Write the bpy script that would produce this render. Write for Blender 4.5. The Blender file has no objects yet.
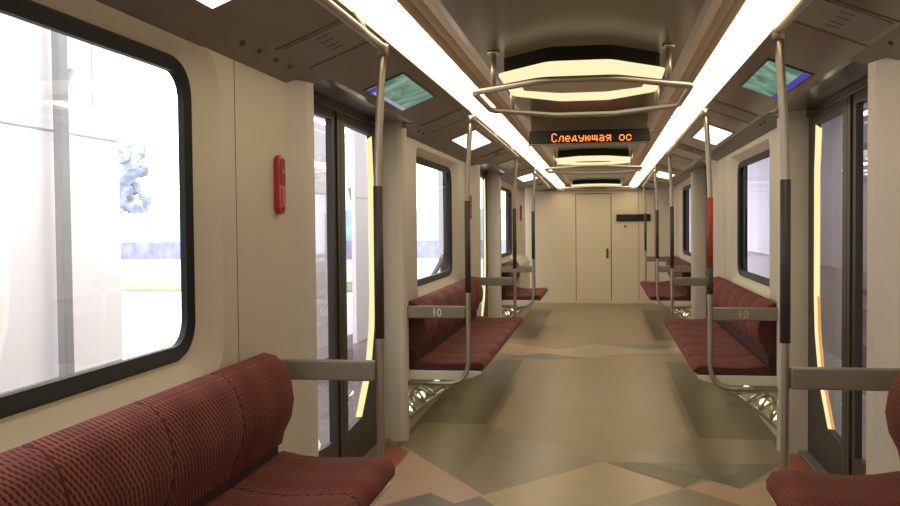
import bpy, bmesh, math, random
from mathutils import Vector, Matrix
from mathutils.geometry import tessellate_polygon
random.seed(7)
S = bpy.context.scene
COL = S.collection
PI = math.pi

# ------------------------------------------------------------------ materials
def mat(name, col, rough=0.5, metal=0.0, emit=None, es=0.0, spec=0.5, noise=0.0, nscale=8.0, bump=0.0, coat=0.0):
    m = bpy.data.materials.new(name); m.use_nodes = True
    nt = m.node_tree; b = nt.nodes['Principled BSDF']
    b.inputs['Base Color'].default_value = (*col, 1)
    b.inputs['Roughness'].default_value = rough
    b.inputs['Metallic'].default_value = metal
    b.inputs['Specular IOR Level'].default_value = spec
    b.inputs['Coat Weight'].default_value = coat
    b.inputs['Coat Roughness'].default_value = 0.15
    if emit:
        b.inputs['Emission Color'].default_value = (*emit, 1)
        b.inputs['Emission Strength'].default_value = es
    if noise or bump:
        tc = nt.nodes.new('ShaderNodeTexCoord')
        n = nt.nodes.new('ShaderNodeTexNoise'); n.inputs['Scale'].default_value = nscale; n.inputs['Detail'].default_value = 5
        nt.links.new(tc.outputs['Object'], n.inputs['Vector'])
        if noise:
            r = nt.nodes.new('ShaderNodeMapRange')
            r.inputs['From Min'].default_value = 0.3; r.inputs['From Max'].default_value = 0.7
            r.inputs['To Min'].default_value = 1 - noise; r.inputs['To Max'].default_value = 1 + noise
            nt.links.new(n.outputs['Fac'], r.inputs['Value'])
            v = nt.nodes.new('ShaderNodeVectorMath'); v.operation = 'SCALE'
            v.inputs[0].default_value = col
            nt.links.new(r.outputs['Result'], v.inputs['Scale'])
            nt.links.new(v.outputs['Vector'], b.inputs['Base Color'])
        if bump:
            bp = nt.nodes.new('ShaderNodeBump'); bp.inputs['Strength'].default_value = bump; bp.inputs['Distance'].default_value = 0.01
            nt.links.new(n.outputs['Fac'], bp.inputs['Height']); nt.links.new(bp.outputs['Normal'], b.inputs['Normal'])
    return m

def fabric():
    m = bpy.data.materials.new('moquette'); m.use_nodes = True
    nt = m.node_tree; L = nt.links.new; b = nt.nodes['Principled BSDF']
    b.inputs['Roughness'].default_value = 0.85; b.inputs['Specular IOR Level'].default_value = 0.2
    b.inputs['Sheen Weight'].default_value = 0.08; b.inputs['Sheen Tint'].default_value = (0.8, 0.4, 0.4, 1)
    tc = nt.nodes.new('ShaderNodeTexCoord'); sp = nt.nodes.new('ShaderNodeSeparateXYZ'); L(tc.outputs['Object'], sp.inputs[0])
    def M(op, a, bb=None, c=None):
        n = nt.nodes.new('ShaderNodeMath'); n.operation = op
        for i, v in enumerate((a, bb, c)):
            if v is None: continue
            if isinstance(v, (int, float)): n.inputs[i].default_value = v
            else: L(v, n.inputs[i])
        return n.outputs[0]
    ax = M('ABSOLUTE', sp.outputs['X'])
    v = M('SUBTRACT', sp.outputs['Z'], ax)
    rows = M('MULTIPLY', v, 1 / 0.020)
    row = M('FLOOR', rows)
    par = M('MODULO', M('ABSOLUTE', row), 2.0)
    fr = M('FRACT', rows)
    yy = M('ADD', M('MULTIPLY', sp.outputs['Y'], 1 / 0.022), M('ADD', M('MULTIPLY', par, 0.5), M('MULTIPLY', fr, 0.35)))
    fy = M('FRACT', yy)
    dash = M('MULTIPLY', M('LESS_THAN', fy, 0.46), M('GREATER_THAN', fr, 0.12))
    # broad colour bands across the seats
    w = M('SINE', M('MULTIPLY', sp.outputs['Y'], 2 * PI / 0.24))
    w2 = M('MULTIPLY_ADD', w, 0.5, 0.5)
    n = nt.nodes.new('ShaderNodeTexNoise'); n.inputs['Scale'].default_value = 60; L(tc.outputs['Object'], n.inputs['Vector'])
    mx = nt.nodes.new('ShaderNodeMix'); mx.data_type = 'RGBA'
    mx.inputs['A'].default_value = (0.185, 0.044, 0.034, 1); mx.inputs['B'].default_value = (0.225, 0.066, 0.045, 1); L(w2, mx.inputs['Factor'])
    mx2 = nt.nodes.new('ShaderNodeMix'); mx2.data_type = 'RGBA'
    L(dash, mx2.inputs['Factor']); L(mx.outputs['Result'], mx2.inputs['A']); mx2.inputs['B'].default_value = (0.030, 0.014, 0.020, 1)
    L(mx2.outputs['Result'], b.inputs['Base Color'])
    bp = nt.nodes.new('ShaderNodeBump'); bp.inputs['Strength'].default_value = 0.25; bp.inputs['Distance'].default_value = 0.002
    L(n.outputs['Fac'], bp.inputs['Height']); L(bp.outputs['Normal'], b.inputs['Normal'])
    return m

def glass(name, tint=(1, 1, 1), k=1.0):
    m = bpy.data.materials.new(name); m.use_nodes = True
    nt = m.node_tree; nt.nodes.clear(); L = nt.links.new
    o = nt.nodes.new('ShaderNodeOutputMaterial'); t = nt.nodes.new('ShaderNodeBsdfTransparent'); t.inputs[0].default_value = (*tint, 1)
    g = nt.nodes.new('ShaderNodeBsdfGlossy'); g.inputs['Roughness'].default_value = 0.02; g.inputs['Color'].default_value = (.9, .9, .9, 1)
    f = nt.nodes.new('ShaderNodeFresnel'); f.inputs['IOR'].default_value = 1.45
    mm = nt.nodes.new('ShaderNodeMath'); mm.operation = 'MULTIPLY'; mm.inputs[1].default_value = k; mm.use_clamp = True
    mx = nt.nodes.new('ShaderNodeMixShader')
    L(f.outputs[0], mm.inputs[0]); L(mm.outputs[0], mx.inputs[0]); L(t.outputs[0], mx.inputs[1]); L(g.outputs[0], mx.inputs[2]); L(mx.outputs[0], o.inputs[0])
    return m

def emis(name, col, s):
    m = bpy.data.materials.new(name); m.use_nodes = True
    nt = m.node_tree; nt.nodes.clear()
    o = nt.nodes.new('ShaderNodeOutputMaterial'); e = nt.nodes.new('ShaderNodeEmission')
    e.inputs[0].default_value = (*col, 1); e.inputs[1].default_value = s
    nt.links.new(e.outputs[0], o.inputs[0]); return m

def screen_mat(s=0.9):
    m = bpy.data.materials.new('screen_picture'); m.use_nodes = True
    nt = m.node_tree; nt.nodes.clear(); L = nt.links.new
    o = nt.nodes.new('ShaderNodeOutputMaterial'); e = nt.nodes.new('ShaderNodeEmission'); e.inputs[1].default_value = s
    tc = nt.nodes.new('ShaderNodeTexCoord'); n = nt.nodes.new('ShaderNodeTexNoise'); n.inputs['Scale'].default_value = 3.5
    n.inputs['Detail'].default_value = 6; n.inputs['Distortion'].default_value = 1.5
    r = nt.nodes.new('ShaderNodeValToRGB')
    r.color_ramp.elements[0].position = 0.38; r.color_ramp.elements[0].color = (0.09, 0.20, 0.14, 1)
    r.color_ramp.elements[1].position = 0.66; r.color_ramp.elements[1].color = (0.34, 0.46, 0.36, 1)
    L(tc.outputs['Object'], n.inputs['Vector']); L(n.outputs['Fac'], r.inputs[0]); L(r.outputs[0], e.inputs[0]); L(e.outputs[0], o.inputs[0])
    return m

def brushed(name, col, rough):
    m = mat(name, col, rough, 1.0)
    nt = m.node_tree; b = nt.nodes['Principled BSDF']; L = nt.links.new
    tc = nt.nodes.new('ShaderNodeTexCoord'); mp = nt.nodes.new('ShaderNodeMapping'); mp.inputs['Scale'].default_value = (60, 60, 2)
    n = nt.nodes.new('ShaderNodeTexNoise'); n.inputs['Scale'].default_value = 8
    r = nt.nodes.new('ShaderNodeMapRange'); r.inputs['To Min'].default_value = rough - .08; r.inputs['To Max'].default_value = rough + .1
    L(tc.outputs['Object'], mp.inputs[0]); L(mp.outputs[0], n.inputs['Vector']); L(n.outputs['Fac'], r.inputs['Value']); L(r.outputs[0], b.inputs['Roughness'])
    return m

WALL = mat('wall_laminate', (0.60, 0.545, 0.445), 0.42, noise=0.02, nscale=3)
PILL = mat('pillar_laminate', (0.62, 0.575, 0.53), 0.42, noise=0.02, nscale=3)
CEIL = mat('ceiling_panel', (0.135, 0.090, 0.058), 0.30, noise=0.04, nscale=2, coat=0.08)
COVE = mat('cove_panel', (0.185, 0.152, 0.12), 0.38, noise=0.04, nscale=2)
COVEL = mat('cove_vent_panel', (0.22, 0.20, 0.18), 0.45, noise=0.03, nscale=2)
HEAD = mat('door_header', (0.17, 0.135, 0.105), 0.22, 0.3, coat=0.3)
BLACK = mat('black_rubber', (0.010, 0.011, 0.013), 0.5, spec=0.25)
GAP = mat('dark_seam', (0.10, 0.085, 0.07), 0.7)
BLKG = mat('black_gloss', (0.008, 0.007, 0.006), 0.25)
DOORM = mat('door_metal', (0.034, 0.031, 0.026), 0.4, 0.0)
STEEL = brushed('stainless_tube', (0.50, 0.455, 0.40), 0.42)
SATIN = mat('satin_tube', (0.33, 0.30, 0.27), 0.4, 0.6)
SLEEVE = mat('dark_sleeve', (0.05, 0.047, 0.043), 0.5)
REDS = mat('red_sleeve', (0.40, 0.05, 0.03), 0.5)
PANEL = mat('armrest_panel', (0.27, 0.24, 0.21), 0.42, 0.3, noise=0.02)
PAN = mat('seat_pan', (0.72, 0.70, 0.64), 0.4)
FAB = fabric()
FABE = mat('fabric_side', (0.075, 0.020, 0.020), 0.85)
FABD = mat('gap_shade_fabric', (0.045, 0.012, 0.012), 0.8)  # near-black red, the shade of the gap under the backrest as colour
RED = mat('red_plastic', (0.48, 0.018, 0.045), 0.32, coat=0.4)
REDD = mat('red_recess', (0.20, 0.004, 0.012), 0.5)
GLASS = glass('window_glass', (.97, .98, .98), 0.15)
GLASSR = glass('door_glass', (.80, .80, .84), 0.5)
STRIP = emis('strip_diffuser', (1.0, 0.80, 0.50), 7.0)
OVAL = emis('ring_diffuser', (1.0, 0.92, 0.54), 1.0)
OVALI = mat('lamp_centre', (0.60, 0.50, 0.34), 0.35)
LPAN = emis('square_lamp', (1.0, 0.95, 0.86), 2.2)
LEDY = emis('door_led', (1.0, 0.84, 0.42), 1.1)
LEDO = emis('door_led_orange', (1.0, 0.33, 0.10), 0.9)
UNDER = emis('under_seat_lamp', (1.0, 0.84, 0.46), 4.0)
LEDT = emis('led_dots', (1.0, 0.22, 0.04), 2.6)
SCREEN = screen_mat()
SBLUE = emis('screen_blue', (0.10, 0.08, 0.42), 0.8)
SWHITE = emis('screen_white', (0.62, 0.62, 0.78), 0.6)
WHITEM = mat('white_mark', (0.80, 0.78, 0.72), 0.5)
YELM = mat('yellow_mark', (0.62, 0.48, 0.10), 0.5)
TRUSS = mat('truss_metal', (0.50, 0.49, 0.43), 0.3, 0.8)
ENDW = mat('end_wall_laminate', (0.80, 0.70, 0.53), 0.45, noise=0.03, nscale=2)
# floor
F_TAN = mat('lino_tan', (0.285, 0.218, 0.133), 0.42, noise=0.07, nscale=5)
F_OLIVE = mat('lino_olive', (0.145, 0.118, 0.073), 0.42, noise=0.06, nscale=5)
F_GREY = mat('lino_warm_grey', (0.212, 0.170, 0.112), 0.34, noise=0.06, nscale=5)
F_PINK = mat('lino_pink', (0.42, 0.275, 0.185), 0.36, noise=0.05, nscale=6)
F_LIGHT = mat('lino_light', (0.36, 0.275, 0.165), 0.34, noise=0.07, nscale=5)
F_SLATE = mat('lino_slate', (0.15, 0.138, 0.122), 0.36, noise=0.06, nscale=5)
F_GREEN = mat('lino_green_grey', (0.095, 0.095, 0.068), 0.36, noise=0.06, nscale=5)
F_RED = mat('lino_red', (0.30, 0.085, 0.045), 0.4, noise=0.05)
# outside
TENT = mat('marquee_white', (0.86, 0.83, 0.86), 0.7)
TENTS = mat('marquee_seam', (0.50, 0.47, 0.48), 0.7)
POSTM = mat('marquee_post', (0.27, 0.27, 0.28), 0.5)
PAVE = mat('paving', (0.62, 0.60, 0.63), 0.8, noise=0.08, nscale=3)
GRASS = mat('lawn', (0.22, 0.34, 0.18), 0.9, noise=0.3, nscale=5)
BANNER = mat('banner_cyan', (0.36, 0.58, 0.62), 0.7, noise=0.25, nscale=0.8)
BANNERV = mat('banner_violet', (0.26, 0.27, 0.50), 0.7, noise=0.25, nscale=2)
LEAF = mat('far_foliage', (0.30, 0.33, 0.42), 0.9, noise=0.4, nscale=2)
BARK = mat('far_bark', (0.18, 0.15, 0.16), 0.9)
DRAPE = mat('lavender_drape', (0.50, 0.475, 0.60), 0.7, noise=0.04, nscale=1)
DRAPED = mat('mauve_board', (0.27, 0.235, 0.30), 0.7, noise=0.05, nscale=1)

# ------------------------------------------------------------------ helpers
class MB:
    def __init__(s): s.bm = bmesh.new(); s.mats = []; s.cur = 0
    def m(s, material):
        if material not in s.mats: s.mats.append(material)
        s.cur = s.mats.index(material); return s
    def face(s, pts):
        try:
            f = s.bm.faces.new([s.bm.verts.new(p) for p in pts]); f.material_index = s.cur; return f
        except ValueError: return None
    def box(s, x0, x1, y0, y1, z0, z1, bev=0.0, seg=2):
        x0, x1 = sorted((x0, x1)); y0, y1 = sorted((y0, y1)); z0, z1 = sorted((z0, z1))
        v = [s.bm.verts.new((x, y, z)) for x in (x0, x1) for y in (y0, y1) for z in (z0, z1)]
        fs = [s.bm.faces.new([v[i] for i in q]) for q in ((0, 1, 3, 2), (4, 6, 7, 5), (0, 4, 5, 1), (2, 3, 7, 6), (0, 2, 6, 4), (1, 5, 7, 3))]
        for f in fs: f.material_index = s.cur
        if bev:
            es = list({e for f in fs for e in f.edges})
            r = bmesh.ops.bevel(s.bm, geom=es, offset=bev, segments=seg, affect='EDGES', profile=0.5)
            for f in r['faces']: f.material_index = s.cur; f.smooth = True
        return s
    def prism(s, poly, a0, a1, axis='y', sx=1, bev=0.0, mp=None):
        """extrude a 2-D polygon. axis y: (x,z); axis z: (x,y); axis x: (y,z)"""
        def P(u, v, a):
            p = {'y': (u * sx, a, v), 'z': (u * sx, v, a), 'x': (a * sx, u, v)}[axis]
            return mp(*p) if mp else p
        n = len(poly)
        A = [s.bm.verts.new(P(u, v, a0)) for u, v in poly]; B = [s.bm.verts.new(P(u, v, a1)) for u, v in poly]
        fs = [s.bm.faces.new(A), s.bm.faces.new(B[::-1])]
        for i in range(n): fs.append(s.bm.faces.new((A[i], B[i], B[(i + 1) % n], A[(i + 1) % n])))
        for f in fs: f.material_index = s.cur; f.normal_update()
        if bev:
            es = [e for f in fs[:2] for e in f.edges]
            r = bmesh.ops.bevel(s.bm, geom=es, offset=bev, segments=3, affect='EDGES', profile=0.5)
            for f in r['faces']: f.material_index = s.cur
        return s
    def tube(s, pts, r, n=12, closed=False):
        pts = [Vector(p) for p in pts]; N = len(pts); rings = []
        up = None
        for i, p in enumerate(pts):
            if closed: d = (pts[(i + 1) % N] - pts[i - 1]).normalized()
            else: d = (pts[min(i + 1, N - 1)] - pts[max(i - 1, 0)]).normalized()
            if up is None:
                a = Vector((0, 0, 1)) if abs(d.z) < .9 else Vector((1, 0, 0)); up = (a - d * a.dot(d)).normalized()
            else: up = (up - d * up.dot(d)).normalized()
            sd = d.cross(up)
            rings.append([s.bm.verts.new(p + (up * math.cos(2 * PI * k / n) + sd * math.sin(2 * PI * k / n)) * r) for k in range(n)])
        for i in range(N if closed else N - 1):
            a, b = rings[i], rings[(i + 1) % N]
            off = 0
            if closed and i == N - 1:
                off = min(range(n), key=lambda o: (a[0].co - b[o].co).length)
            for k in range(n):
                f = s.bm.faces.new((a[k], a[(k + 1) % n], b[(k + 1 + off) % n], b[(k + off) % n])); f.smooth = True; f.material_index = s.cur
        if not closed:
            for rg, rev in ((rings[0], 1), (rings[-1], 0)):
                f = s.bm.faces.new(rg[::-1] if rev else rg); f.material_index = s.cur
        return s
    def cyl(s, c, axis, r, h, n=20):
        c = Vector(c); a = Vector(axis).normalized(); return s.tube([c - a * h / 2, c + a * h / 2], r, n)
    def strip(s, prof, ys, mp=None, sx=1, smooth=False):
        """sheet: open profile of (x,z) swept along a list of y"""
        g = [[s.bm.verts.new(mp(x * sx, y, z) if mp else (x * sx, y, z)) for x, z in prof] for y in ys]
        for i in range(len(ys) - 1):
            for j in range(len(prof) - 1):
                f = s.bm.faces.new((g[i][j], g[i][j + 1], g[i + 1][j + 1], g[i + 1][j])); f.material_index = s.cur; f.smooth = smooth
        return s
    def build(s, name, material=None, parent=None, kind=None, label=None):
        bmesh.ops.recalc_face_normals(s.bm, faces=s.bm.faces)
        me = bpy.data.meshes.new(name); s.bm.to_mesh(me); s.bm.free()
        for m_ in (s.mats or [material]): me.materials.append(m_)
        o = bpy.data.objects.new(name, me); COL.objects.link(o)
        if parent:
            o.parent = parent
            off = Vector((0, 0, 0)); q = parent
            while q: off += q.location; q = q.parent
            me.transform(Matrix.Translation(-off))
        if kind: o['kind'] = kind
        if label: o['label'] = label
        return o
def tag(o, label, cat, group=None, kind=None):
    o['label'] = label; o['category'] = cat
    if group: o['group'] = group
    if kind: o['kind'] = kind
    return o
def empty(name, loc, label=None, cat=None, group=None, kind=None):
    o = bpy.data.objects.new(name, None); COL.objects.link(o); o.location = loc; o.empty_display_size = 0.1
    if label: tag(o, label, cat, group)
    if kind: o['kind'] = kind
    return o
def struct(o): o['kind'] = 'structure'; return o

def rrect(y0, y1, z0, z1, r, n=8):
    pts = []
    for cy, cz, a0 in ((y1 - r, z1 - r, 0), (y0 + r, z1 - r, 90), (y0 + r, z0 + r, 180), (y1 - r, z0 + r, 270)):
        for k in range(n + 1):
            a = math.radians(a0 + 90 * k / n); pts.append((cy + r * math.cos(a), cz + r * math.sin(a)))
    return pts
def loopbridge(mb, A, xa, B, xb, sx):
    n = len(A)
    va = [mb.bm.verts.new((xa * sx, *p)) for p in A]; vb = [mb.bm.verts.new((xb * sx, *p)) for p in B]
    for i in range(n):
        f = mb.bm.faces.new((va[i], va[(i + 1) % n], vb[(i + 1) % n], vb[i])); f.material_index = mb.cur; f.smooth = False
def plate(mb, outer, holes, x, sx):
    polys = [[Vector((p[0], p[1], 0)) for p in outer]] + [[Vector((p[0], p[1], 0)) for p in h] for h in holes]
    flat = [p for l in polys for p in l]
    vs = [mb.bm.verts.new((x * sx, p.x, p.y)) for p in flat]
    for t in tessellate_polygon(polys):
        try:
            f = mb.bm.faces.new([vs[i] for i in t]); f.material_index = mb.cur
        except ValueError: pass

def cmap(x, y, z):
    """the ceiling of the car comes down and narrows very slightly towards the end wall"""
    t = max(0.0, y - 5.0) ** 2; a = abs(x)
    w = 1 if a < .8 else max(0.4, 1 - .6 * (a - .8) / .4)
    wx = 1 if a < .8 else max(0, 1 - (a - .8) / .45)
    return (x * (1 - .0009 * t * wx), y, z - .0012 * t * w)
def ysteps(a, b, st=0.6):
    n = max(1, int(math.ceil((b - a) / st))); return [a + (b - a) * i / n for i in range(n + 1)]

Y0, YE = -3.0, 16.8
ZW = 2.10
PER = 5.75
DOORZ = [(4.07, 5.96), (9.82, 11.71), (15.57, YE)]
BAYS = [(Y0, 4.07), (5.96, 9.82), (11.71, 15.57)]
WIN = [(0.42, 3.0), (6.60, 8.50), (12.30, 14.22)]
WZ = [(1.0, 2.02), (.975, 1.975), (.975, 1.975)]

# ------------------------------------------------------------------ camera
f_px, yaw, pit, roll = 917.7, .1656, .0312, -.0095
CAMP = Vector((.1093, 0, 1.45))
c, s_ = math.cos(yaw), math.sin(yaw); cp, sp = math.cos(pit), math.sin(pit); cr, sr = math.cos(roll), math.sin(roll)
r0 = Vector((c, s_, 0)); fh = Vector((-s_, c, 0)); fw = fh * cp - Vector((0, 0, sp)); up0 = Vector((0, 0, cp)) + fh * sp
right = r0 * cr + up0 * sr; up = up0 * cr - r0 * sr
cam = bpy.data.cameras.new('camera'); co = bpy.data.objects.new('camera', cam); COL.objects.link(co)
M = Matrix((right, up, -fw)).transposed().to_4x4(); M.translation = CAMP; co.matrix_world = M
cam.sensor_width = 36; cam.lens = f_px * 36 / 900; cam.clip_start = 0.02; cam.clip_end = 300
S.camera = co

# ------------------------------------------------------------------ floor
fl = MB().m(F_TAN)
fl.box(-1.42, 1.42, Y0 - .1, YE + .2, -.08, 0)
lay = [0]
def fpoly(pts, m):
    lay[0] += 1; z = .0002 + .00008 * lay[0]
    fl.m(m); fl.face([(x, y, z) for x, y in pts])
def zone(o):
    # geometric inlay of one doorway zone (o = distance to the first one)
    fpoly([(-1.2, o + 5.85), (-.53, o + 4.83), (.10, o + 5.60), (-.30, o + 6.10), (-.74, o + 6.55), (-1.2, o + 6.55)], F_GREY)
    fpoly([(1.2, o + 5.68), (.10, o + 5.60), (.40, o + 5.92), (.72, o + 6.3), (1.2, o + 6.3)], F_GREY)
    fpoly([(-1.2, o + 5.85), (-.53, o + 4.83), (-.53, o + 4.1), (-1.2, o + 4.1)], F_PINK)
    fpoly([(-.53, o + 4.83), (.10, o + 5.60), (.544, o + 5.10), (.27, o + 4.80), (-.1, o + 4.1), (-.5, o + 4.1)], F_LIGHT)
    fpoly([(.544, o + 5.106), (.72, o + 5.28), (.84, o + 5.13), (1.1, o + 5.40), (1.2, o + 5.2), (1.2, o + 4.1), (.9, o + 4.1)], F_PINK)
    fpoly([(.544, o + 5.106), (.27, o + 4.80), (.1, o + 4.3), (.9, o + 4.1), (1.0, o + 4.6)], F_GREY)
    fpoly([(.13, o + 5.59), (.544, o + 5.106), (.86, o + 5.66)], F_OLIVE)
    fpoly([(.36, o + 5.61), (.838, o + 5.125), (1.15, o + 5.68)], F_GREEN)
    fpoly([(.62, o + 5.40), (.70, o + 5.27), (.90, o + 5.50), (.86, o + 5.66), (.36, o + 5.61)], F_SLATE)
    fpoly([(-1.2, o + 4.35), (-.82, o + 4.83), (-.62, o + 4.62), (-.86, o + 4.1), (-1.2, o + 4.1)], F_SLATE)
    fpoly([(-.78, o + 4.5), (-.545, o + 4.80), (-.30, o + 4.42), (-.5, o + 4.0)], F_SLATE)
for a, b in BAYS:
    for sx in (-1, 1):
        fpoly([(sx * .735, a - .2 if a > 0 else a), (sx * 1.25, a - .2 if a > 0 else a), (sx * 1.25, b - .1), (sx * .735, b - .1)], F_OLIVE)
zone(0)
fpoly([(-1.2, 11.2), (-.3, 10.5), (.2, 9.98), (-.7, 9.95), (-1.2, 10.3)], F_PINK)
fpoly([(-.1, 9.95), (.35, 10.3), (1.2, 10.35), (1.2, 10.9), (.1, 11.15), (-.4, 10.6)], F_LIGHT)
fpoly([(.0, 11.15), (1.15, 11.0), (.55, 10.62)], F_SLATE)
fpoly([(-.95, 9.95), (-.55, 10.25), (-.12, 9.93), (-.5, 9.80)], F_SLATE)
for (a, b) in DOORZ:
    for sx in (-1, 1):
        fpoly([(sx * 1.12, a + .1), (sx * 1.36, a), (sx * 1.36, b), (sx * 1.12, b - .25)], F_RED)
fpoly([(-1.2, 15.9), (1.2, 15.9), (1.2, 16.02), (-1.2, 16.02)], F_GREY)
struct(fl.build('floor'))

# ------------------------------------------------------------------ side walls with recessed windows
def curve_x(z): return 1.25
for side, sx in (('left', -1), ('right', 1)):
    w = MB().m(WALL)
    for i, ((a, b), (wy0, wy1), (wz0, wz1)) in enumerate(zip(BAYS, WIN, WZ)):
        ry0, ry1, rz0, rz1 = wy0 + (.06 if i else -.14), wy1 + .14, wz0 - .10, wz1 + .055
        rec = rrect(ry0, ry1, rz0, rz1, .15 if i == 0 else .09); fr = rrect(wy0, wy1, wz0, wz1, .13)
        e0 = a if i == 0 else a + .02
        fr2 = rrect(wy0 - .02, wy1 + .15, wz0 - .06, wz1 + .09, .13)
        plate(w, [(e0, 0), (b - .02, 0), (b - .02, 2.12), (e0, 2.12)], [rec], 1.25, sx)
        loopbridge(w, rec, 1.25, fr, 1.305, sx)
        # outer skin so the shell is closed
        plate(w, [(e0, 0), (b - .02, 0), (b - .02, 2.4), (e0, 2.4)], [fr2], 1.40, sx)
        w.m(BLACK); loopbridge(w, fr2, 1.330, fr2, 1.40, sx); loopbridge(w, fr, 1.323, fr2, 1.330, sx); w.m(WALL)
    # strip above each doorway on the outside
    w.m(HEAD)
    for a, b in DOORZ:
        w.box(sx * 1.38, sx * 1.42, a - .02, b + .02, 2.13, 2.4)
    struct(w.build('wall_' + side))
# vertical joints in the wall lining
k = 1
for sx, sd in ((-1, 'left'), (1, 'right')):
    for y in (3.27, 9.05, 14.8):
        t = MB(); t.box(sx * 1.2495, sx * 1.2515, y, y + .006, .0, 2.09); struct(t.build('trim_%d' % k, GAP)); k += 1

# pillars beside the doors
def pillar(y0, y1, near, sx):
    mb = MB().m(PILL)
    if near:   # pillar on the camera's side of a doorway
        poly = [(1.39, y0), (1.251, y0), (1.20, y0 + .14), (1.192, y1 - .02), (1.205, y1), (1.39, y1)]
    else:
        poly = [(1.39, y0), (1.235, y0), (1.205, y0 + .008), (1.192, y0 + .03), (1.19, y0 + .09), (1.251, y1), (1.39, y1)]
    mb.prism(poly, 0.001, 2.135, 'z', sx)
    return mb
kk = k
for (a, b) in DOORZ:
    for sx in (-1, 1):
        o = pillar(a - .24, a, True, sx).build('trim_%d' % k); struct(o); k += 1
        if b < 16:
            o = pillar(b, b + .13, False, sx).build('trim_%d' % k); struct(o); k += 1

# ------------------------------------------------------------------ windows
wn = 1
for i, ((wy0, wy1), (wz0, wz1)) in enumerate(zip(WIN, WZ)):
    for sx in (-1, 1):
        root = struct(empty('window_%d' % wn, (sx * 1.31, (wy0 + wy1) / 2, .975))); wn += 1
        fo = rrect(wy0 - .004, wy1 + .004, wz0 - .004, wz1 + .004, .134); fi = rrect(wy0 + .048, wy1 - .048, wz0 + .05, wz1 - .05, .09)
        m_ = MB()
        fm = rrect(wy0 + .012, wy1 - .012, wz0 + .012, wz1 - .012, .12)
        loopbridge(m_, fo, 1.306, fm, 1.288, sx); loopbridge(m_, fm, 1.288, fi, 1.300, sx); loopbridge(m_, fi, 1.300, fi, 1.322, sx); loopbridge(m_, fi, 1.322, fo, 1.322, sx)
        m_.build('window_frame', BLACK, root)
        g = MB(); plate(g, fi, [], 1.314, sx); g.build('pane', GLASS, root)

# ------------------------------------------------------------------ ceiling
cl = MB().m(CEIL)
ys = ysteps(Y0, YE, .5)
cl.strip([(-.53, 2.305), (-.50, 2.300), (.50, 2.300), (.53, 2.305)], ys, cmap)
cl.m(mat('light_cove', (0.34, 0.24, 0.17), 0.5))
for sx in (-1, 1):
    cl.strip([(.53, 2.305), (.575, 2.316), (.615, 2.308), (.648, 2.285)], ys, cmap, sx)
cl.m(COVE)
for sx in (-1, 1):
    cl.strip([(.805, 2.262), (.805, 2.246), (1.12, 2.122)], ys, cmap, sx)
    for i, (a, b) in enumerate(BAYS):
        cl.m(COVE); cl.strip([(1.12, 2.122), (1.255, 2.070)], ysteps(a, b - .22, .4), cmap, sx)
        cl.strip([(1.12, 2.122), (1.20, 2.095), (1.30, 2.10)], ysteps(b - .24, b, .2), cmap, sx)
    cl.m(HEAD)
    for (a, b) in DOORZ:
        cl.strip([(1.12, 2.122), (1.15, 2.118), (1.24, 2.128), (1.39, 2.137)], ysteps(a - .02, b + .02, .4), cmap, sx)
cl.m(BLKG)
cl.box(-1.42, 1.42, Y0 - .1, YE + .2, 2.40, 2.44)
struct(cl.build('ceiling'))
# transverse joints and bolt heads of the sloped panels, lighter vent strips
def cove_pt(x, y, d=0.0):   # point just under the sloped panel
    z = 2.246 - .3937 * (x - .805); return (x - d * .366, y, z - d * .93)
def cove_quad(mb, x0, x1, y0, y1, d, sx):
    g = []
    for y in (y0, y1):
        for x in (x0, x1):
            p = cove_pt(x, y, d); q = cmap(p[0], p[1], p[2]); g.append((q[0] * sx, q[1], q[2]))
    mb.face([g[0], g[1], g[3], g[2]])
def cove_box(mb, x0, x1, y0, y1, d0, d1, sx):
    vs = []
    for d in (d0, d1):
        for y in (y0, y1):
            for x in (x0, x1):
                p = cove_pt(x, y, d); q = cmap(*p); vs.append(mb.bm.verts.new((q[0] * sx, q[1], q[2])))
    for q in ((0, 1, 3, 2), (4, 5, 7, 6), (0, 1, 5, 4), (2, 3, 7, 6), (0, 2, 6, 4), (1, 3, 7, 5)):
        f = mb.bm.faces.new([vs[i] for i in q]); f.material_index = mb.cur
for sx in (-1, 1):
    t = MB().m(GAP)
    for o in (0, PER, 2 * PER):
        for y in (3.36, 3.78, 6.15, 6.6):
            if y + o < YE: cove_box(t, .815, 1.12, y + o, y + o + .008, .0, .002, sx)
    struct(t.build('trim_%d' % k)); k += 1
    t = MB().m(COVEL)
    for o in (0, PER, 2 * PER):
        cove_box(t, .83, 1.10, 3.40 + o, 3.74 + o, .0, .003, sx)
        if o < 10: cove_box(t, .83, 1.10, 6.19 + o, 6.56 + o, .0, .003, sx)
    t.m(GAP)
    for o in (0, PER, 2 * PER):
        for y in (3.45, 3.52, 3.60, 3.66): cove_box(t, .94 , .99, y + o, y + o + .007, .0, .0045, sx)
    struct(t.build('trim_%d' % k)); k += 1
for sx, sd in ((-1, 'left'), (1, 'right')):
    for y in (3.14, 3.30, 3.48, 3.64, 6.32, 6.48, 8.95, 9.2, 12.1, 12.35):
        p = cove_pt(1.16, y, .004); q = cmap(*p)
        t = MB(); t.cyl((q[0] * sx, q[1], q[2]), (-.37 * sx, 0, -.93), .009, .006, 14)
        o = t.build('ceiling_bolt', GAP)
        tag(o, 'small dark bolt head in the sloped ceiling above the %s wall' % sd, 'bolt', 'bolt heads in the %s sloped ceiling' % sd)

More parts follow.
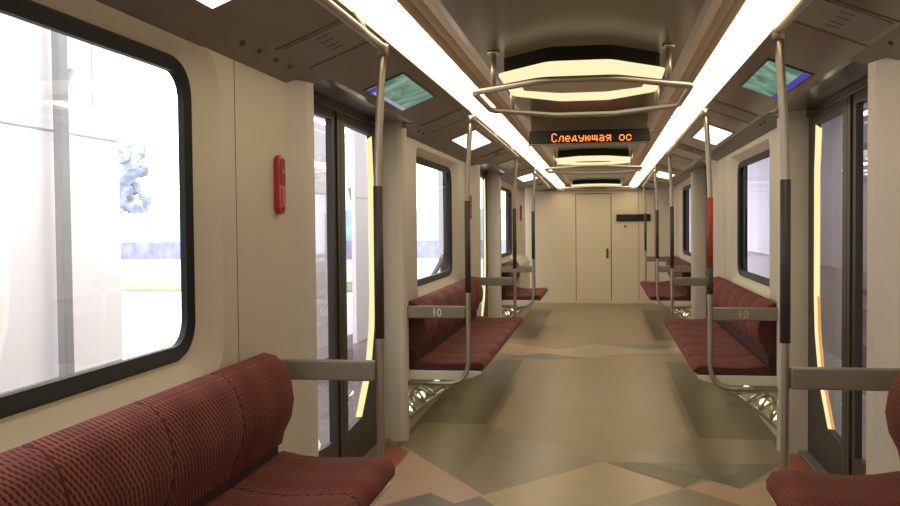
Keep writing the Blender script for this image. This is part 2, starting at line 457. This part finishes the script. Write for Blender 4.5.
# ------------------------------------------------------------------ end wall, back wall
e = MB().m(ENDW)
e.box(-1.40, 1.40, YE, YE + .06, 0, 2.42)
e.m(GAP)
for x0, x1, z0, z1 in ((-.385, -.373, 0, 1.985), (.245, .257, 0, 1.985), (-.385, .257, 1.973, 1.985), (-1.128, -1.120, 0, 2.08), (.735, .742, 0, 2.08), (1.02, 1.03, 0, 2.08)):
    e.box(x0, x1, YE - .002, YE, z0, z1)
e.m(ENDW); e.box(-1.2, 1.2, YE - .012, YE, 0, .05)
struct(e.build('wall_end'))
d = MB(); d.box(-.372, .244, YE - .012, YE - .001, .055, 1.972, .004)
dr = struct(d.build('door_7', ENDW))
h = MB(); h.box(.160, .200, YE - .040, YE - .0125, .81, .99, .008)
h.build('door_handle', mat('dark_bronze', (.13, .10, .07), .4, .5), dr, label='dark recessed vertical handle')
lt = MB(); lt.box(-1.1, 1.1, YE - .10, YE - .001, 2.035, 2.30, .01); struct(lt.build('trim_%d' % k, COVE)); k += 1
sg = MB(); sg.box(.345, .945, YE - .035, YE - .0025, 1.475, 1.60, .006)
tag(sg.build('sign_box', BLKG), 'long black unlit sign box on the end wall right of the door', 'sign')
kb = MB(); kb.cyl((.50, YE - .012, 1.385), (0, 1, 0), .028, .02, 18); kb.cyl((.50, YE - .026, 1.385), (0, 1, 0), .012, .012, 12)
tag(kb.build('round_lock', SATIN), 'small round lock on the end wall under the black sign box', 'lock')
bw = MB(); bw.box(-1.40, 1.40, Y0 - .06, Y0, 0, 2.42); struct(bw.build('wall_back', ENDW))

# ------------------------------------------------------------------ passenger doors
dn = 1
for zi, (a, b) in enumerate(DOORZ):
    mid = a + .945
    for sx in (-1, 1):
        root = struct(empty('door_%d' % dn, (sx * 1.37, mid, 0))); dn += 1
        full = b - a > 1.8
        for leaf in ((0, 1) if full else (0,)):
            y0, y1 = (a, mid - .002) if leaf == 0 else (mid + .002, b)
            # outline of the pane, with its cut lower outer corner (drawn for the far leaf)
            g = [(mid + .13, .25), (mid + .44, .27), (b - .28 if full else 0, .50), (mid + .775, .78), (mid + .80, 1.0), (mid + .80, 1.75), (mid + .765, 2.025), (mid + .13, 2.035)]
            g[2] = (mid + .665, .50)
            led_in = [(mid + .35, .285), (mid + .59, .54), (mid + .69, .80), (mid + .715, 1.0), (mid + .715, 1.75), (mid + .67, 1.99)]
            if leaf == 0:
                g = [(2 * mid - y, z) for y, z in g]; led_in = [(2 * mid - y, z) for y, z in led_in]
            m_ = MB()
            out = [(y0, .02), (y1, .02), (y1, 2.12), (y0, 2.12)]
            plate(m_, out, [g], 1.360, sx); plate(m_, out, [g], 1.395, sx)
            loopbridge(m_, g, 1.360, g, 1.395, sx); loopbridge(m_, out, 1.360, out, 1.395, sx)
            # raised stile next to the closing edge
            ye = mid - .002 - .055 if leaf == 0 else mid + .002
            m_.box(sx * 1.350, sx * 1.3605, ye, ye + .055, .03, 2.10, .004)
            lf = m_.build('door_leaf', DOORM, root)
            p = MB(); plate(p, g, [], 1.378, sx); p.build('pane', GLASSR, lf)
            # light strip along the outer edge of the pane
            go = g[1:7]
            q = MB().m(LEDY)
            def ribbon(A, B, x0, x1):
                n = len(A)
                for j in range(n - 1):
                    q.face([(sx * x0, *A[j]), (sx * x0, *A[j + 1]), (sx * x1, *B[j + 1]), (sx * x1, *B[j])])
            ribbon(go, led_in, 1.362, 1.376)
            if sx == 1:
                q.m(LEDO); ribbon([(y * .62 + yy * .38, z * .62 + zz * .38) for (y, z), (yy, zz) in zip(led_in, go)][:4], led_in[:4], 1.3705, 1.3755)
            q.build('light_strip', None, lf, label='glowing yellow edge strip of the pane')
        # top track and sill
        m_ = MB(); m_.box(sx * 1.345, sx * 1.399, a, b, 2.085, 2.135, .006); m_.build('door_track', BLKG, root)
        m_ = MB(); m_.box(sx * 1.30, sx * 1.399, a, b, .006, .022, .004); m_.build('door_sill', SATIN, root)

# ------------------------------------------------------------------ benches
SEG = .5085
BACK = [(1.205, .955), (1.155, .945), (1.115, .905), (1.092, .84), (1.083, .775), (1.095, .705), (1.125, .645), (1.135, .60), (1.165, .585), (1.235, .60), (1.238, .90), (1.225, .945)]
SEATP = [(1.165, .555), (1.13, .570), (1.05, .555), (.95, .548), (.80, .557), (.735, .562), (.700, .548), (.682, .520), (.684, .49), (.705, .470), (.80, .462), (1.17, .462)]
def shape_bench(side, y0, n, label, dz=0.0, group=None):
    sx = -1 if side == 'left' else 1
    y1 = y0 + n * SEG
    root = empty('bench_seat', (sx * 1.15, (y0 + y1) / 2, .0), label, 'bench', group)
    for i in range(n):
        a, b = y0 + i * SEG + .0015, y0 + (i + 1) * SEG - .0015
        for nm, prof, bev in (('backrest', BACK, .007), ('seat_cushion', SEATP, .007)):
            m_ = MB().m(FAB); m_.mats.append(FABE)
            if dz and nm == 'seat_cushion': prof = [(x, z - .042 if z > .5 else min(z, .48)) for x, z in prof]
            if dz and nm == 'backrest': prof = [(x, z + (dz if z > .7 else 0)) for x, z in prof]
            m_.prism(prof, a, b, 'y', sx, bev)
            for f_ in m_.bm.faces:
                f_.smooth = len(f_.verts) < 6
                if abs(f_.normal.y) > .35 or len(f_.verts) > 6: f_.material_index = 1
            m_.build(nm, None, root)
    # moulded pan carrying the cushions
    pan = [(1.2503, .46), (.74, .46), (.700, .455), (.712, .435), (.78, .41), (.90, .395), (1.2503, .395)]
    m_ = MB(); m_.prism(pan, y0 - .01, y1 + .01, 'y', sx, .006); m_.build('seat_pan', PAN, root)
    # dark piece whose colour stands for the shade between backrest and seat
    m_ = MB(); m_.box(sx * 1.15, sx * 1.24, y0 + .01, y1 - .01, .46, .66); m_.build('gap_shade', FABD, root)
    # lattice brackets (crescent trusses) from the wall foot to the seat front
    nb = 3 if n > 3 else 2
    for j in range(nb):
        yb = y0 + .02 + (y1 - y0 - .04) * j / (nb - 1)
        if j == nb - 1: yb -= .03
        def outer(t): return (1.238 - .39 * t, .085 + .315 * (t ** .82))
        def inner(t): return (1.238 - .15 * t, .215 + .18 * (t ** .7))
        m_ = MB()
        N = 10
        po = [outer(i / N) for i in range(N + 1)]; pi_ = [inner(i / N) for i in range(N + 1)]
        m_.tube([(sx * x, yb, z) for x, z in po], .014, 8)
        m_.tube([(sx * x, yb, z) for x, z in pi_], .012, 8)
        zz = []
        for i in range(5):
            zz.append(outer(i / 5.2)); zz.append(inner(min(1, (i + .5) / 4.6)))
        for A, B in zip(zz, zz[1:]):
            m_.tube([(sx * A[0], yb, A[1]), (sx * B[0], yb, B[1])], .010, 6)
        br = m_.build('lattice_bracket', TRUSS, root)
        for (lx, lz) in ((1.195, .195), (1.13, .275), (1.02, .36)):
            m_ = MB(); m_.cyl((sx * lx, yb + .035, lz), (0, 1, 0), .026, .02, 12); m_.build('spot_lamp', UNDER, br)
    # small lamps under the seat
    for j in range(n):
        ym = y0 + (j + .22) * SEG
        m_ = MB(); m_.box(sx * 1.00, sx * 1.20, ym - .05, ym + .05, .370, .396, .006); hs = m_.build('lamp_housing', SATIN, root)
        m_ = MB(); m_.box(sx * 1.02, sx * 1.18, ym - .04, ym + .04, .362, .371, .003); m_.build('lamp_lens', UNDER, hs)
    return root
NEAR0 = 3.42 - 6 * SEG
shape_bench('left', NEAR0, 6, 'dark red patterned bench under the large window, nearest on the left')
shape_bench('right', NEAR0, 6, 'dark red patterned bench cut by the lower right corner of the picture')
shape_bench('left', 6.10, 6, 'red bench with wheelchair-side armrest behind the first left doorway', -.028)
shape_bench('right', 6.10, 6, 'red bench behind the first right doorway, under the curtained window', -.028)
shape_bench('left', 11.85, 3, 'short red bench at the far end of the left wall', -.028)
shape_bench('right', 11.85, 6, 'far red bench on the right wall near the end wall', -.028)

# ------------------------------------------------------------------ grab poles with armrest panels and overhead rails
def arc(p0, p1, p2, n=6):
    p0, p1, p2 = map(Vector, (p0, p1, p2))
    return [p0 * (1 - t) ** 2 + p1 * 2 * t * (1 - t) + p2 * t * t for t in [i / n for i in range(n + 1)]]
PX = .779
def pole(side, y, where, red=False, inward=1, wall_to_floor=True):
    sx = -1 if side == 'left' else 1
    root = empty('grab_pole', (sx * PX, y, .40), 'steel grab pole with dark sleeve ' + where, 'pole', 'grab poles along the benches')
    topx = .752; topz = cmap(.752, y, 2.155)[2]
    pts = [(sx * 1.2505, y, .385)] + arc((sx * .92, y, .385), (sx * PX, y, .385), (sx * PX, y, .56), 8)
    pts += [(sx * PX, y, z) for z in (.7, .9, 1.2, 1.5, 1.65)] + [(sx * (PX - (PX - topx) * ((z - 1.65) / (topz - 1.65)) ** 1.3), y, z) for z in (1.75, 1.85, 1.95, 2.05, topz)]
    m_ = MB(); m_.tube(pts, .0165, 14); m_.build('tube', STEEL, root)
    m_ = MB(); m_.cyl((sx * PX, y, 1.30 if not red else 1.075), (0, 0, 1), .0195, .61 if not red else .17, 16); sl = m_.build('sleeve', SLEEVE, root)
    if red:
        m_ = MB(); m_.cyl((sx * PX, y, 1.3825), (0, 0, 1), .0195, .445, 16); m_.build('sleeve', REDS, root, label='red upper sleeve')
    m_ = MB(); m_.tube([(sx * topx, y, topz - .03), (sx * topx, y, topz + .012)], .023, 14); m_.build('elbow_joint', STEEL, root)
    return root
def panel(side, y, where, icon=None):
    sx = -1 if side == 'left' else 1
    root = empty('armrest_panel', (sx * 1.0, y, .86), 'grey armrest panel ' + where, 'armrest panel')
    m_ = MB(); m_.box(sx * (PX + .018), sx * 1.249 , y - .016, y + .016, .822, .905, .008); m_.build('board', PANEL, root)
    if icon:
        M_ = icon; cx_ = sx * .985; yy = y - .0175
        m_ = MB()
        # oval badge
        N = 22; ox = cx_ + .012
        A = [(ox + .015 * math.cos(2 * PI * i / N), yy, .863 + .027 * math.sin(2 * PI * i / N)) for i in range(N)]
        B = [(ox + .008 * math.cos(2 * PI * i / N), yy, .863 + .018 * math.sin(2 * PI * i / N)) for i in range(N)]
        for i in range(N): m_.face([A[i], A[(i + 1) % N], B[(i + 1) % N], B[i]])
        # small standing figure
        fx = cx_ - .022
        m_.face([(fx + .006 * math.cos(2 * PI * i / 12), yy, .884 + .006 * math.sin(2 * PI * i / 12)) for i in range(12)])
        m_.face([(fx - .007, yy, .875), (fx + .009, yy, .872), (fx + .004, yy, .856), (fx + .007, yy, .840), (fx - .003, yy, .840), (fx - .005, yy, .856)])
        m_.build('seat_symbol', M_, root, label='small pictogram with an oval')
    return root
def rail(side, ya, yb, where):
    sx = -1 if side == 'left' else 1
    root = empty('overhead_rail', (sx * .752, (ya + yb) / 2, 2.15), 'overhead steel rail ' + where, 'rail')
    pts = [Vector((.752, y, cmap(.752, y, 2.155)[2])) for y in ysteps(ya, yb, .4)]
    m_ = MB(); m_.tube([(p.x * sx, p.y, p.z) for p in pts], .0165, 12); m_.build('tube', STEEL, root)
    for y in ysteps(ya + .25, yb - .25, 1.4):
        p = Vector((.752, y, cmap(.752, y, 2.155)[2])); q = Vector(cmap(.808, y, 2.245))
        m_ = MB(); m_.tube([(p.x * sx, y, p.z), (p.x * sx + .02 * sx, y, p.z + .05), (q.x * sx, y, q.z)], .010, 8); m_.build('bracket', SATIN, root)
near_w = {'left': 'in front of the near left door glass', 'right': 'at the near right doorway, closest on the right'}
for side in ('left', 'right'):
    pole(side, 3.58, near_w[side])
    panel(side, 3.58, 'from the nearest %s pole to the wall' % side)
    pole(side, 6.03, 'at the near end of the middle %s bench' % side, red=(side == 'right'))
    panel(side, 6.03, 'with a pictogram, before the middle %s bench' % side, WHITEM if side == 'left' else YELM)
    pole(side, 9.30, 'at the far end of the middle %s bench' % side) 
    panel(side, 9.30, 'at the far end of the middle %s bench' % side)
    pole(side, 11.80, 'at the near end of the farthest %s bench' % side)
    panel(side, 11.80, 'at the near end of the farthest %s bench' % side)
    rail(side, .2, 3.58, 'over the nearest %s bench' % side)
    rail(side, 6.03, 9.30, 'over the middle %s bench' % side)
    rail(side, 11.80, 15.05, 'over the farthest %s bench' % side)
pole('right', 15.05, 'at the far end of the farthest right bench')
panel('right', 15.05, 'past the farthest right bench, nearest the end wall')

# ------------------------------------------------------------------ strip lights
for side, sx in (('left', -1), ('right', 1)):
    root = empty('strip_light', (sx * .7, 6.5, 2.26), 'long glowing ceiling strip light over the %s benches' % side, 'ceiling light', 'ceiling strip lights')
    segs = [(Y0, 1.2), (1.2, 6.95), (6.95, 12.7), (12.7, YE - .11)]
    for a, b in segs:
        m_ = MB(); m_.strip([(.648, 2.290), (.652, 2.272), (.675, 2.258), (.72, 2.250), (.765, 2.250), (.798, 2.256)], ysteps(a + .004, b - .004, .5), cmap, sx, True)
        m_.build('diffuser', STRIP, root)
    m_ = MB(); m_.strip([(.798, 2.262), (.800, 2.236), (.812, 2.234), (.816, 2.246)], ysteps(Y0, YE - .11, .5), cmap, sx)
    m_.build('edge_profile', SATIN, root)

# ------------------------------------------------------------------ oval ceiling lamps and ring grab rails in the doorways
def oct_(xh, yh, cut_x, cut_y, r=.04):
    """long eight-sided outline centred on 0"""
    base = [(xh, -yh + cut_y), (xh, yh - cut_y), (cut_x, yh), (-cut_x, yh), (-xh, yh - cut_y), (-xh, -yh + cut_y), (-cut_x, -yh), (cut_x, -yh)]
    out = []
    for i, p in enumerate(base):
        p = Vector(p); a = Vector(base[i - 1]); b = Vector(base[(i + 1) % 8])
        da = (a - p).normalized() * r; db = (b - p).normalized() * r
        for t in (0, .33, .67, 1):
            out.append((p + da) * (1 - t) ** 2 + p * 2 * t * (1 - t) + (p + db) * t * t)
    return out
def ringlamp(yc, zt, yh, where):
    root = empty('ceiling_lamp', (0, yc, zt), 'eight-sided glowing ceiling lamp ' + where, 'ceiling light')
    zc = cmap(0, yc, 2.300)[2]
    O = oct_(.415, yh, .145, .30); I = oct_(.325, yh - .40, .13, .14, .02) if yc < 6 else oct_(.20, .10, .08, .05, .01)
    m_ = MB()
    def lp(P, z): return [m_.bm.verts.new((p.x, p.y + yc, z)) for p in P]
    a = lp(O, zt + .012); b = lp(O, zt + .003); c_ = lp([p * .985 for p in O], zt); d_ = lp(I, zt - .004)
    for u, v in ((a, b), (b, c_), (c_, d_)):
        for i in range(len(u)):
            f = m_.bm.faces.new((u[i], u[(i + 1) % len(u)], v[(i + 1) % len(u)], v[i])); f.smooth = False
    m_.build('ring_diffuser', OVAL, root)
    m_ = MB(); m_.prism([(p.x, p.y + yc) for p in I], zt - .003, zt + .02, 'z'); m_.build('centre_plate', OVALI, root)
    m_ = MB(); m_.prism([(p.x, p.y + yc) for p in oct_(.395, yh - (.11 if yc < 6 else .30), .145, .26 if yc < 6 else .16)], zt + .011, zc + .004, 'z'); m_.build('body', mat('lamp_body_black', (.006, .005, .004), .8, spec=.1), root)
    return root
def ringrail(yc, yh, z, where):
    root = empty('ring_handrail', (0, yc, z), 'eight-sided steel hand ring hanging ' + where, 'handrail')
    P = oct_(.535, yh, .17, .33, .05)
    m_ = MB(); m_.tube([(p.x, p.y + yc, z) for p in P], .0165, 12, closed=True); m_.build('ring', STEEL, root)
    for px, py in ((-1, -1), (1, -1), (-1, 1), (1, 1)):
        py = py * (yh - .33 + .104)
        zc = cmap(px, yc + py, 2.300)[2]
        # where the ring passes above this y
        xr = .425
        m_ = MB(); m_.tube([(math.copysign(xr - .005, px), yc + py, z), (math.copysign(xr - .005, px), yc + py, zc)], .013, 10)
        m_.cyl((math.copysign(xr - .005, px), yc + py, zc - .008), (0, 0, 1), .03, .016, 14)
        m_.build('hanger', STEEL, root)
ringlamp(5.04, 2.20, .68, 'in the first doorway area, nearest the camera')
ringrail(5.0, .70, 2.115, 'under the nearest eight-sided lamp')
ringlamp(10.65, 2.155, .72, 'in the second doorway area, just past the message display')
ringrail(10.75, .66, 2.065, 'under the second eight-sided lamp')
ringlamp(15.75, 2.075, .66, 'next to the end wall, farthest of the three')
ringrail(15.9, .60, 2.045, 'before the end wall under the farthest lamp')

# ------------------------------------------------------------------ message display
GL = {'С': ['01110', '10001', '10000', '10000', '10000', '10001', '01110'],
      'л': ['00000', '00000', '00111', '01001', '01001', '01001', '10001'],
      'е': ['00000', '00000', '01110', '10001', '11111', '10000', '01110'],
      'д': ['00000', '00000', '00110', '01010', '01010', '11111', '10001'],
      'у': ['00000', '00000', '10001', '10001', '01111', '00001', '01110'],
      'ю': ['00000', '00000', '10010', '10101', '11101', '10101', '10010'],
      'щ': ['00000', '00000', '10101', '10101', '10101', '11111', '00001'],
      'а': ['00000', '00000', '01110', '00001', '01111', '10001', '01111'],
      'я': ['00000', '00000', '01111', '10001', '01111', '00101', '01001'],
      'о': ['00000', '00000', '01110', '10001', '10001', '10001', '01110'],
      'с': ['00000', '00000', '01110', '10001', '10000', '10001', '01110'], ' ': ['00000'] * 7}
YD = 7.35
root = empty('message_display', (0, YD, 2.12), 'black hanging display with orange running Cyrillic text across the aisle', 'display')
m_ = MB(); m_.box(-.475, .475, YD, YD + .07, 2.083, 2.185, .006); m_.build('housing', BLKG, root)
m_ = MB(); m_.box(-.485, .485, YD - .008, YD + .08, 2.073, 2.084, .004); m_.build('lower_edge', SATIN, root)
m_ = MB(); m_.box(-.46, .46, YD + .04, YD + .06, 2.184, cmap(0, YD, 2.30)[2] + .002, .003); m_.build('hanger_plate', CEIL, root)
txt = 'Следующая ос'; cw = .0088; x = -.292; m_ = MB()
for ch in txt:
    for r_, row in enumerate(GL[ch]):
        for c_, bit in enumerate(row):
            if bit == '1':
                px = x + c_ * cw; pz = 2.154 - r_ * .0098
                m_.box(px, px + .0072, YD - .003, YD - .0005, pz, pz + .0082)
    x += 6 * cw
m_.build('running_text', LEDT, root, label='orange dot text reading Следующая ос')

# ------------------------------------------------------------------ map screens and square lamps in the sloped ceiling
def slope_item(side, y0, y1, x0, x1, kindn):
    sx = -1 if side == 'left' else 1
    ctr = cmap(*cove_pt((x0 + x1) / 2, (y0 + y1) / 2, 0))
    if kindn == 'blank':
        root = empty('information_screen', (sx * ctr[0], ctr[1], ctr[2]), None)
        m_ = MB(); cove_box(m_, x0 - .012, x1 + .012, y0 - .02, y1 + .02, -.004, .004, sx); m_.build('bezel', COVE, root)
        m_ = MB(); cove_box(m_, x0, x1, y0, y1, .0042, .0052, sx); m_.build('cover_glass', mat('screen_off', (.26, .245, .22), .25), root)
    elif kindn == 'screen':
        root = empty('information_screen', (sx * ctr[0], ctr[1], ctr[2]), None)
        m_ = MB(); cove_box(m_, x0 - .012, x1 + .012, y0 - .02, y1 + .02, -.004, .004, sx); m_.build('bezel', BLKG, root)
        m_ = MB(); cove_box(m_, x0, x1, y0, y1, .0042, .0052, sx); m_.build('picture', SCREEN, root)
        if side == 'right':
            m_ = MB(); cove_box(m_, x1 - .032, x1, y0, y1, .0054, .0060, sx); m_.build('blue_bar', SBLUE, root, label='dark blue bar along the outer edge')
        else:
            m_ = MB(); cove_box(m_, x1 - .022, x1, y0, y1, .0054, .0060, sx); m_.build('white_bar', SWHITE, root, label='pale bar along the outer edge')
            m_ = MB(); cove_box(m_, x1 - .055, x1, y0, y0 + .10, .0062, .0068, sx); m_.build('blue_corner', SBLUE, root, label='dark blue corner of the picture')
    else:
        root = empty('square_lamp', (sx * ctr[0], ctr[1], ctr[2]), None)
        m_ = MB(); cove_box(m_, x0 - .014, x1 + .014, y0 - .03, y1 + .03, -.004, .004, sx); m_.build('lamp_frame', COVEL, root)
        m_ = MB(); cove_box(m_, x0, x1, y0, y1, .0042, .0062, sx); m_.build('lens', LPAN, root)
    return root
for side in ('left', 'right'):
    o = slope_item(side, 4.56, 5.40, .885, 1.075, 'screen')
    tag(o, 'green map screen in the sloped ceiling over the first %s doorway' % side, 'screen', None)
    o = slope_item(side, 4.56 + PER, 5.40 + PER, .885, 1.075, 'blank')
    tag(o, 'unlit grey screen in the sloped ceiling over the second %s doorway' % side, 'screen', None)
    o = slope_item(side, 1.75, 2.72, .90, 1.09, 'lamp')
    tag(o, 'bright square lamp in the sloped ceiling over the nearest %s bench' % side, 'ceiling light', None)
    o = slope_item(side, 7.30, 8.32, .90, 1.09, 'lamp')
    tag(o, 'bright square lamp in the sloped ceiling over the middle %s bench' % side, 'ceiling light', None)
    o = slope_item(side, 12.75, 13.75, .90, 1.09, 'lamp')
    tag(o, 'bright square lamp in the sloped ceiling over the farthest %s bench' % side, 'ceiling light', None)

# ------------------------------------------------------------------ red emergency handles
def emergency(y, where):
    root = empty('emergency_handle', (-1.249, y, 1.50), 'red emergency handle on the left wall ' + where, 'handle')
    P = rrect(y - .042, y + .042, 1.500, 1.748, .035, 6)
    m_ = MB(); m_.prism(P, 1.2502, 1.225, 'x', -1, .006); m_.build('housing', RED, root)
    P = rrect(y - .028, y + .028, 1.62, 1.735, .012, 4)
    m_ = MB(); m_.prism(P, 1.2255, 1.2235, 'x', -1); m_.build('grip_recess', REDD, root, label='darker red recess')
    m_ = MB(); m_.box(-1.2245, -1.220, y - .024, y + .024, 1.672, 1.686, .002); m_.build('pull_lever', RED, root)
    m_ = MB(); m_.box(-1.2252, -1.222, y - .013, y + .013, 1.54, 1.61, .001); m_.build('grip_rib', RED, root)
    m_ = MB(); m_.cyl((-1.2235, y, 1.522), (1, 0, 0), .009, .006, 12); m_.build('screw', REDD, root)
emergency(3.715, 'between the big window and the door')
emergency(9.34, 'behind the middle bench, half hidden by a pole')
emergency(15.25, 'past the farthest bench, tiny')

# low beige cabinet past the short left bench
m_ = MB(); m_.prism([(1.249, 0.002), (1.10, 0.002), (1.10, .84), (1.16, .92), (1.249, .96)], 13.55, 15.3, 'y', -1, .01)
tag(m_.build('low_cabinet', WALL), 'low beige cabinet with sloped top at the far left past the short bench', 'cabinet')

# ------------------------------------------------------------------ outside
g = MB().m(PAVE); g.box(-70, 60, -30, 120, -.42, -.32)
struct(g.build('ground'))
g = MB().m(mat('brick_paving', (0.15, 0.12, 0.14), 0.8, noise=0.25, nscale=6, bump=0.3)); g.box(-3.9, -1.45, -6, 18, -.32, -.30); struct(g.build('pavement'))
g = MB().m(GRASS); g.box(-60, -3.6, 23.5, 27, -.32, -.27); tag(g.build('grass_strip'), 'strip of lawn seen far outside the left window', 'grass', kind='stuff')
# white marquee wall along the left side
root = empty('marquee_wall', (-3.5, 2, -.3), 'white panelled marquee wall outside the big left window', 'marquee')
m_ = MB(); m_.box(-3.56, -3.5, -6, 6.45, -.32, 4.6); m_.build('panel', TENT, root)
m_ = MB()
for z in (2.10, .45):
    m_.box(-3.5, -3.495, -6, 6.44, z - .006, z + .006)
for y in (.6, 3.0, 5.05, 6.1): m_.box(-3.5, -3.495, y - .005, y + .005, 2.3 if y != 3 else -.3, 4.6)
m_.build('seams', TENTS, root)
m_ = MB(); m_.box(-3.43, -3.37, 5.50, 5.60, -.32, 4.6, .01); m_.tube([(-3.40, 5.56, 2.32), (-3.45, 5.76, 2.52)], .02, 8)
tag(m_.build('marquee_post', POSTM), 'grey square post in front of the white wall, outside the big window', 'post')
# further marquee walls seen through the door and second window
m_ = MB().m(TENT); m_.box(-3.56, -3.5, 9.0, 12.55, -.32, 4.6); m_.m(TENTS); m_.box(-3.5, -3.494, 9, 12.54, 1.85, 1.87); m_.box(-3.5, -3.494, 11.75, 11.77, -.3, 4.6)
tag(m_.build('marquee_wall'), 'white marquee wall seen through the left door glass', 'marquee')
m_ = MB().m(TENT); m_.box(-3.56, -3.5, 13.15, 17.6, -.32, 4.6); m_.m(TENTS); m_.box(-3.5, -3.494, 13.16, 17.6, 1.85, 1.87)
tag(m_.build('marquee_wall'), 'farther white marquee wall beyond the gap outside the left doors', 'marquee')
m_ = MB(); m_.box(-3.44, -3.2, 19.7, 19.95, -.32, 4.6, .01); tag(m_.build('marquee_post', POSTM), 'grey post seen through the second left window', 'post')
# stair rail outside the second left window
root = empty('stair_railing', (-2.2, 12.5, -.3), 'dark curved stair railing outside the second left window', 'railing')
m_ = MB(); m_.tube(arc((-2.2, 10.9, .45), (-2.2, 12.0, .60), (-2.2, 13.2, .98), 10) + [Vector((-2.2, 14.2, 1.0))], .035, 8); m_.build('handrail', BLACK, root)
for y, z in ((11.5, .58), (12.3, .76), (13.1, .95), (13.9, 1.0)):
    m_ = MB(); m_.tube([(-2.2, y, -.32), (-2.2, y, z)], .025, 8); m_.build('baluster', BLACK, root)
# far banner fence and trees
root = empty('banner_fence', (-22, 47, -.3), 'long blue and cyan banner fence far outside the left window', 'fence')
m_ = MB(); m_.box(-45, -3.8, 47, 47.1, .62, 2.25); m_.build('cyan_banner', BANNER, root)
m_ = MB(); m_.box(-45, -3.8, 46.95, 47.1, -.3, .62); m_.build('violet_banner', BANNERV, root)
for i, (x, y, h_, r_) in enumerate(((-27.3, 50, 6.6, 1.6), (-24.4, 54, 4.9, 1.3), (-21.6, 50, 4.8, 1.3), (-19.2, 54, 4.8, 1.2), (-16.5, 52, 6.0, 1.9), (-12.0, 51, 6.5, 2.0))):
    root = empty('tree', (x, y, -.3), ['tall narrow tree at the left of the far tree line, behind the banner fence', 'low round tree right of the tall one, behind the fence', 'middle rounded tree of the far tree line', 'lowest tree of the far tree line, by the window edge', 'broad tree behind the fence, seen through the left doors', 'tree behind the fence, seen through the second left window'][i], 'tree')
    m_ = MB(); m_.tube([(x, y, -.3), (x + .05, y, h_ * .5)], .14, 8); m_.build('trunk', BARK, root)
    m_ = MB()
    for k_ in range(26):
        t = random.random(); a = random.random() * 2 * PI; rr = r_ * (1.05 - .75 * t) * random.random() ** .5
        r2 = bmesh.ops.create_icosphere(m_.bm, subdivisions=1, radius=r_ * random.uniform(.22, .42), matrix=Matrix.Translation((x + rr * math.cos(a), y + rr * math.sin(a), h_ * (.28 + .66 * t))))
        for v in r2['verts']: v.co += Vector((random.uniform(-.1, .1), random.uniform(-.1, .1), random.uniform(-.1, .1)))
    m_.build('foliage', LEAF, root)
# right side: drapes; an unseen roof and a far partition added to cut daylight
root = empty('draped_partition', (3, 10, -.3), 'lavender grey drape over mauve boards outside the right windows', 'drape')
m_ = MB()
N = 220; prof = [(3.0 + .035 * math.sin(i * 1.3) + .02 * math.sin(i * .47), -4 + i * .16) for i in range(N)]
for (xa, ya), (xb, yb) in zip(prof, prof[1:]): m_.face([(xa, ya, .86), (xb, yb, .86), (xb, yb, 3.9), (xa, ya, 3.9)])
m_.build('drape', DRAPE, root)
m_ = MB(); m_.box(3.10, 3.16, -4, 31, -.32, 3.9); m_.build('board', DRAPED, root)
g = MB(); g.box(1.50, 6.0, -8, 32, 3.0, 3.1); tag(g.build('shade_roof', DRAPED), 'unseen flat roof added to shade the drapes right of the car', 'roof')
g = MB(); g.box(1.6, 3.1, 30.5, 30.6, -.32, 3.9); tag(g.build('shade_partition', DRAPE), 'plain lavender partition added far ahead to cut daylight on the drapes', 'partition')

# ------------------------------------------------------------------ world
w = bpy.data.worlds.new('world'); S.world = w; w.use_nodes = True
bg = w.node_tree.nodes['Background']; bg.inputs[0].default_value = (0.98, 0.97, 0.95, 1); bg.inputs[1].default_value = 4.4

S.view_settings.view_transform = 'Standard'; S.view_settings.look = 'None'; S.view_settings.gamma = 1.0
S.view_settings.use_curve_mapping = False
S.view_settings.exposure = 0.0
S.cycles.use_denoising = True
S.cycles.max_bounces = 10
S.cycles.sample_clamp_indirect = 6
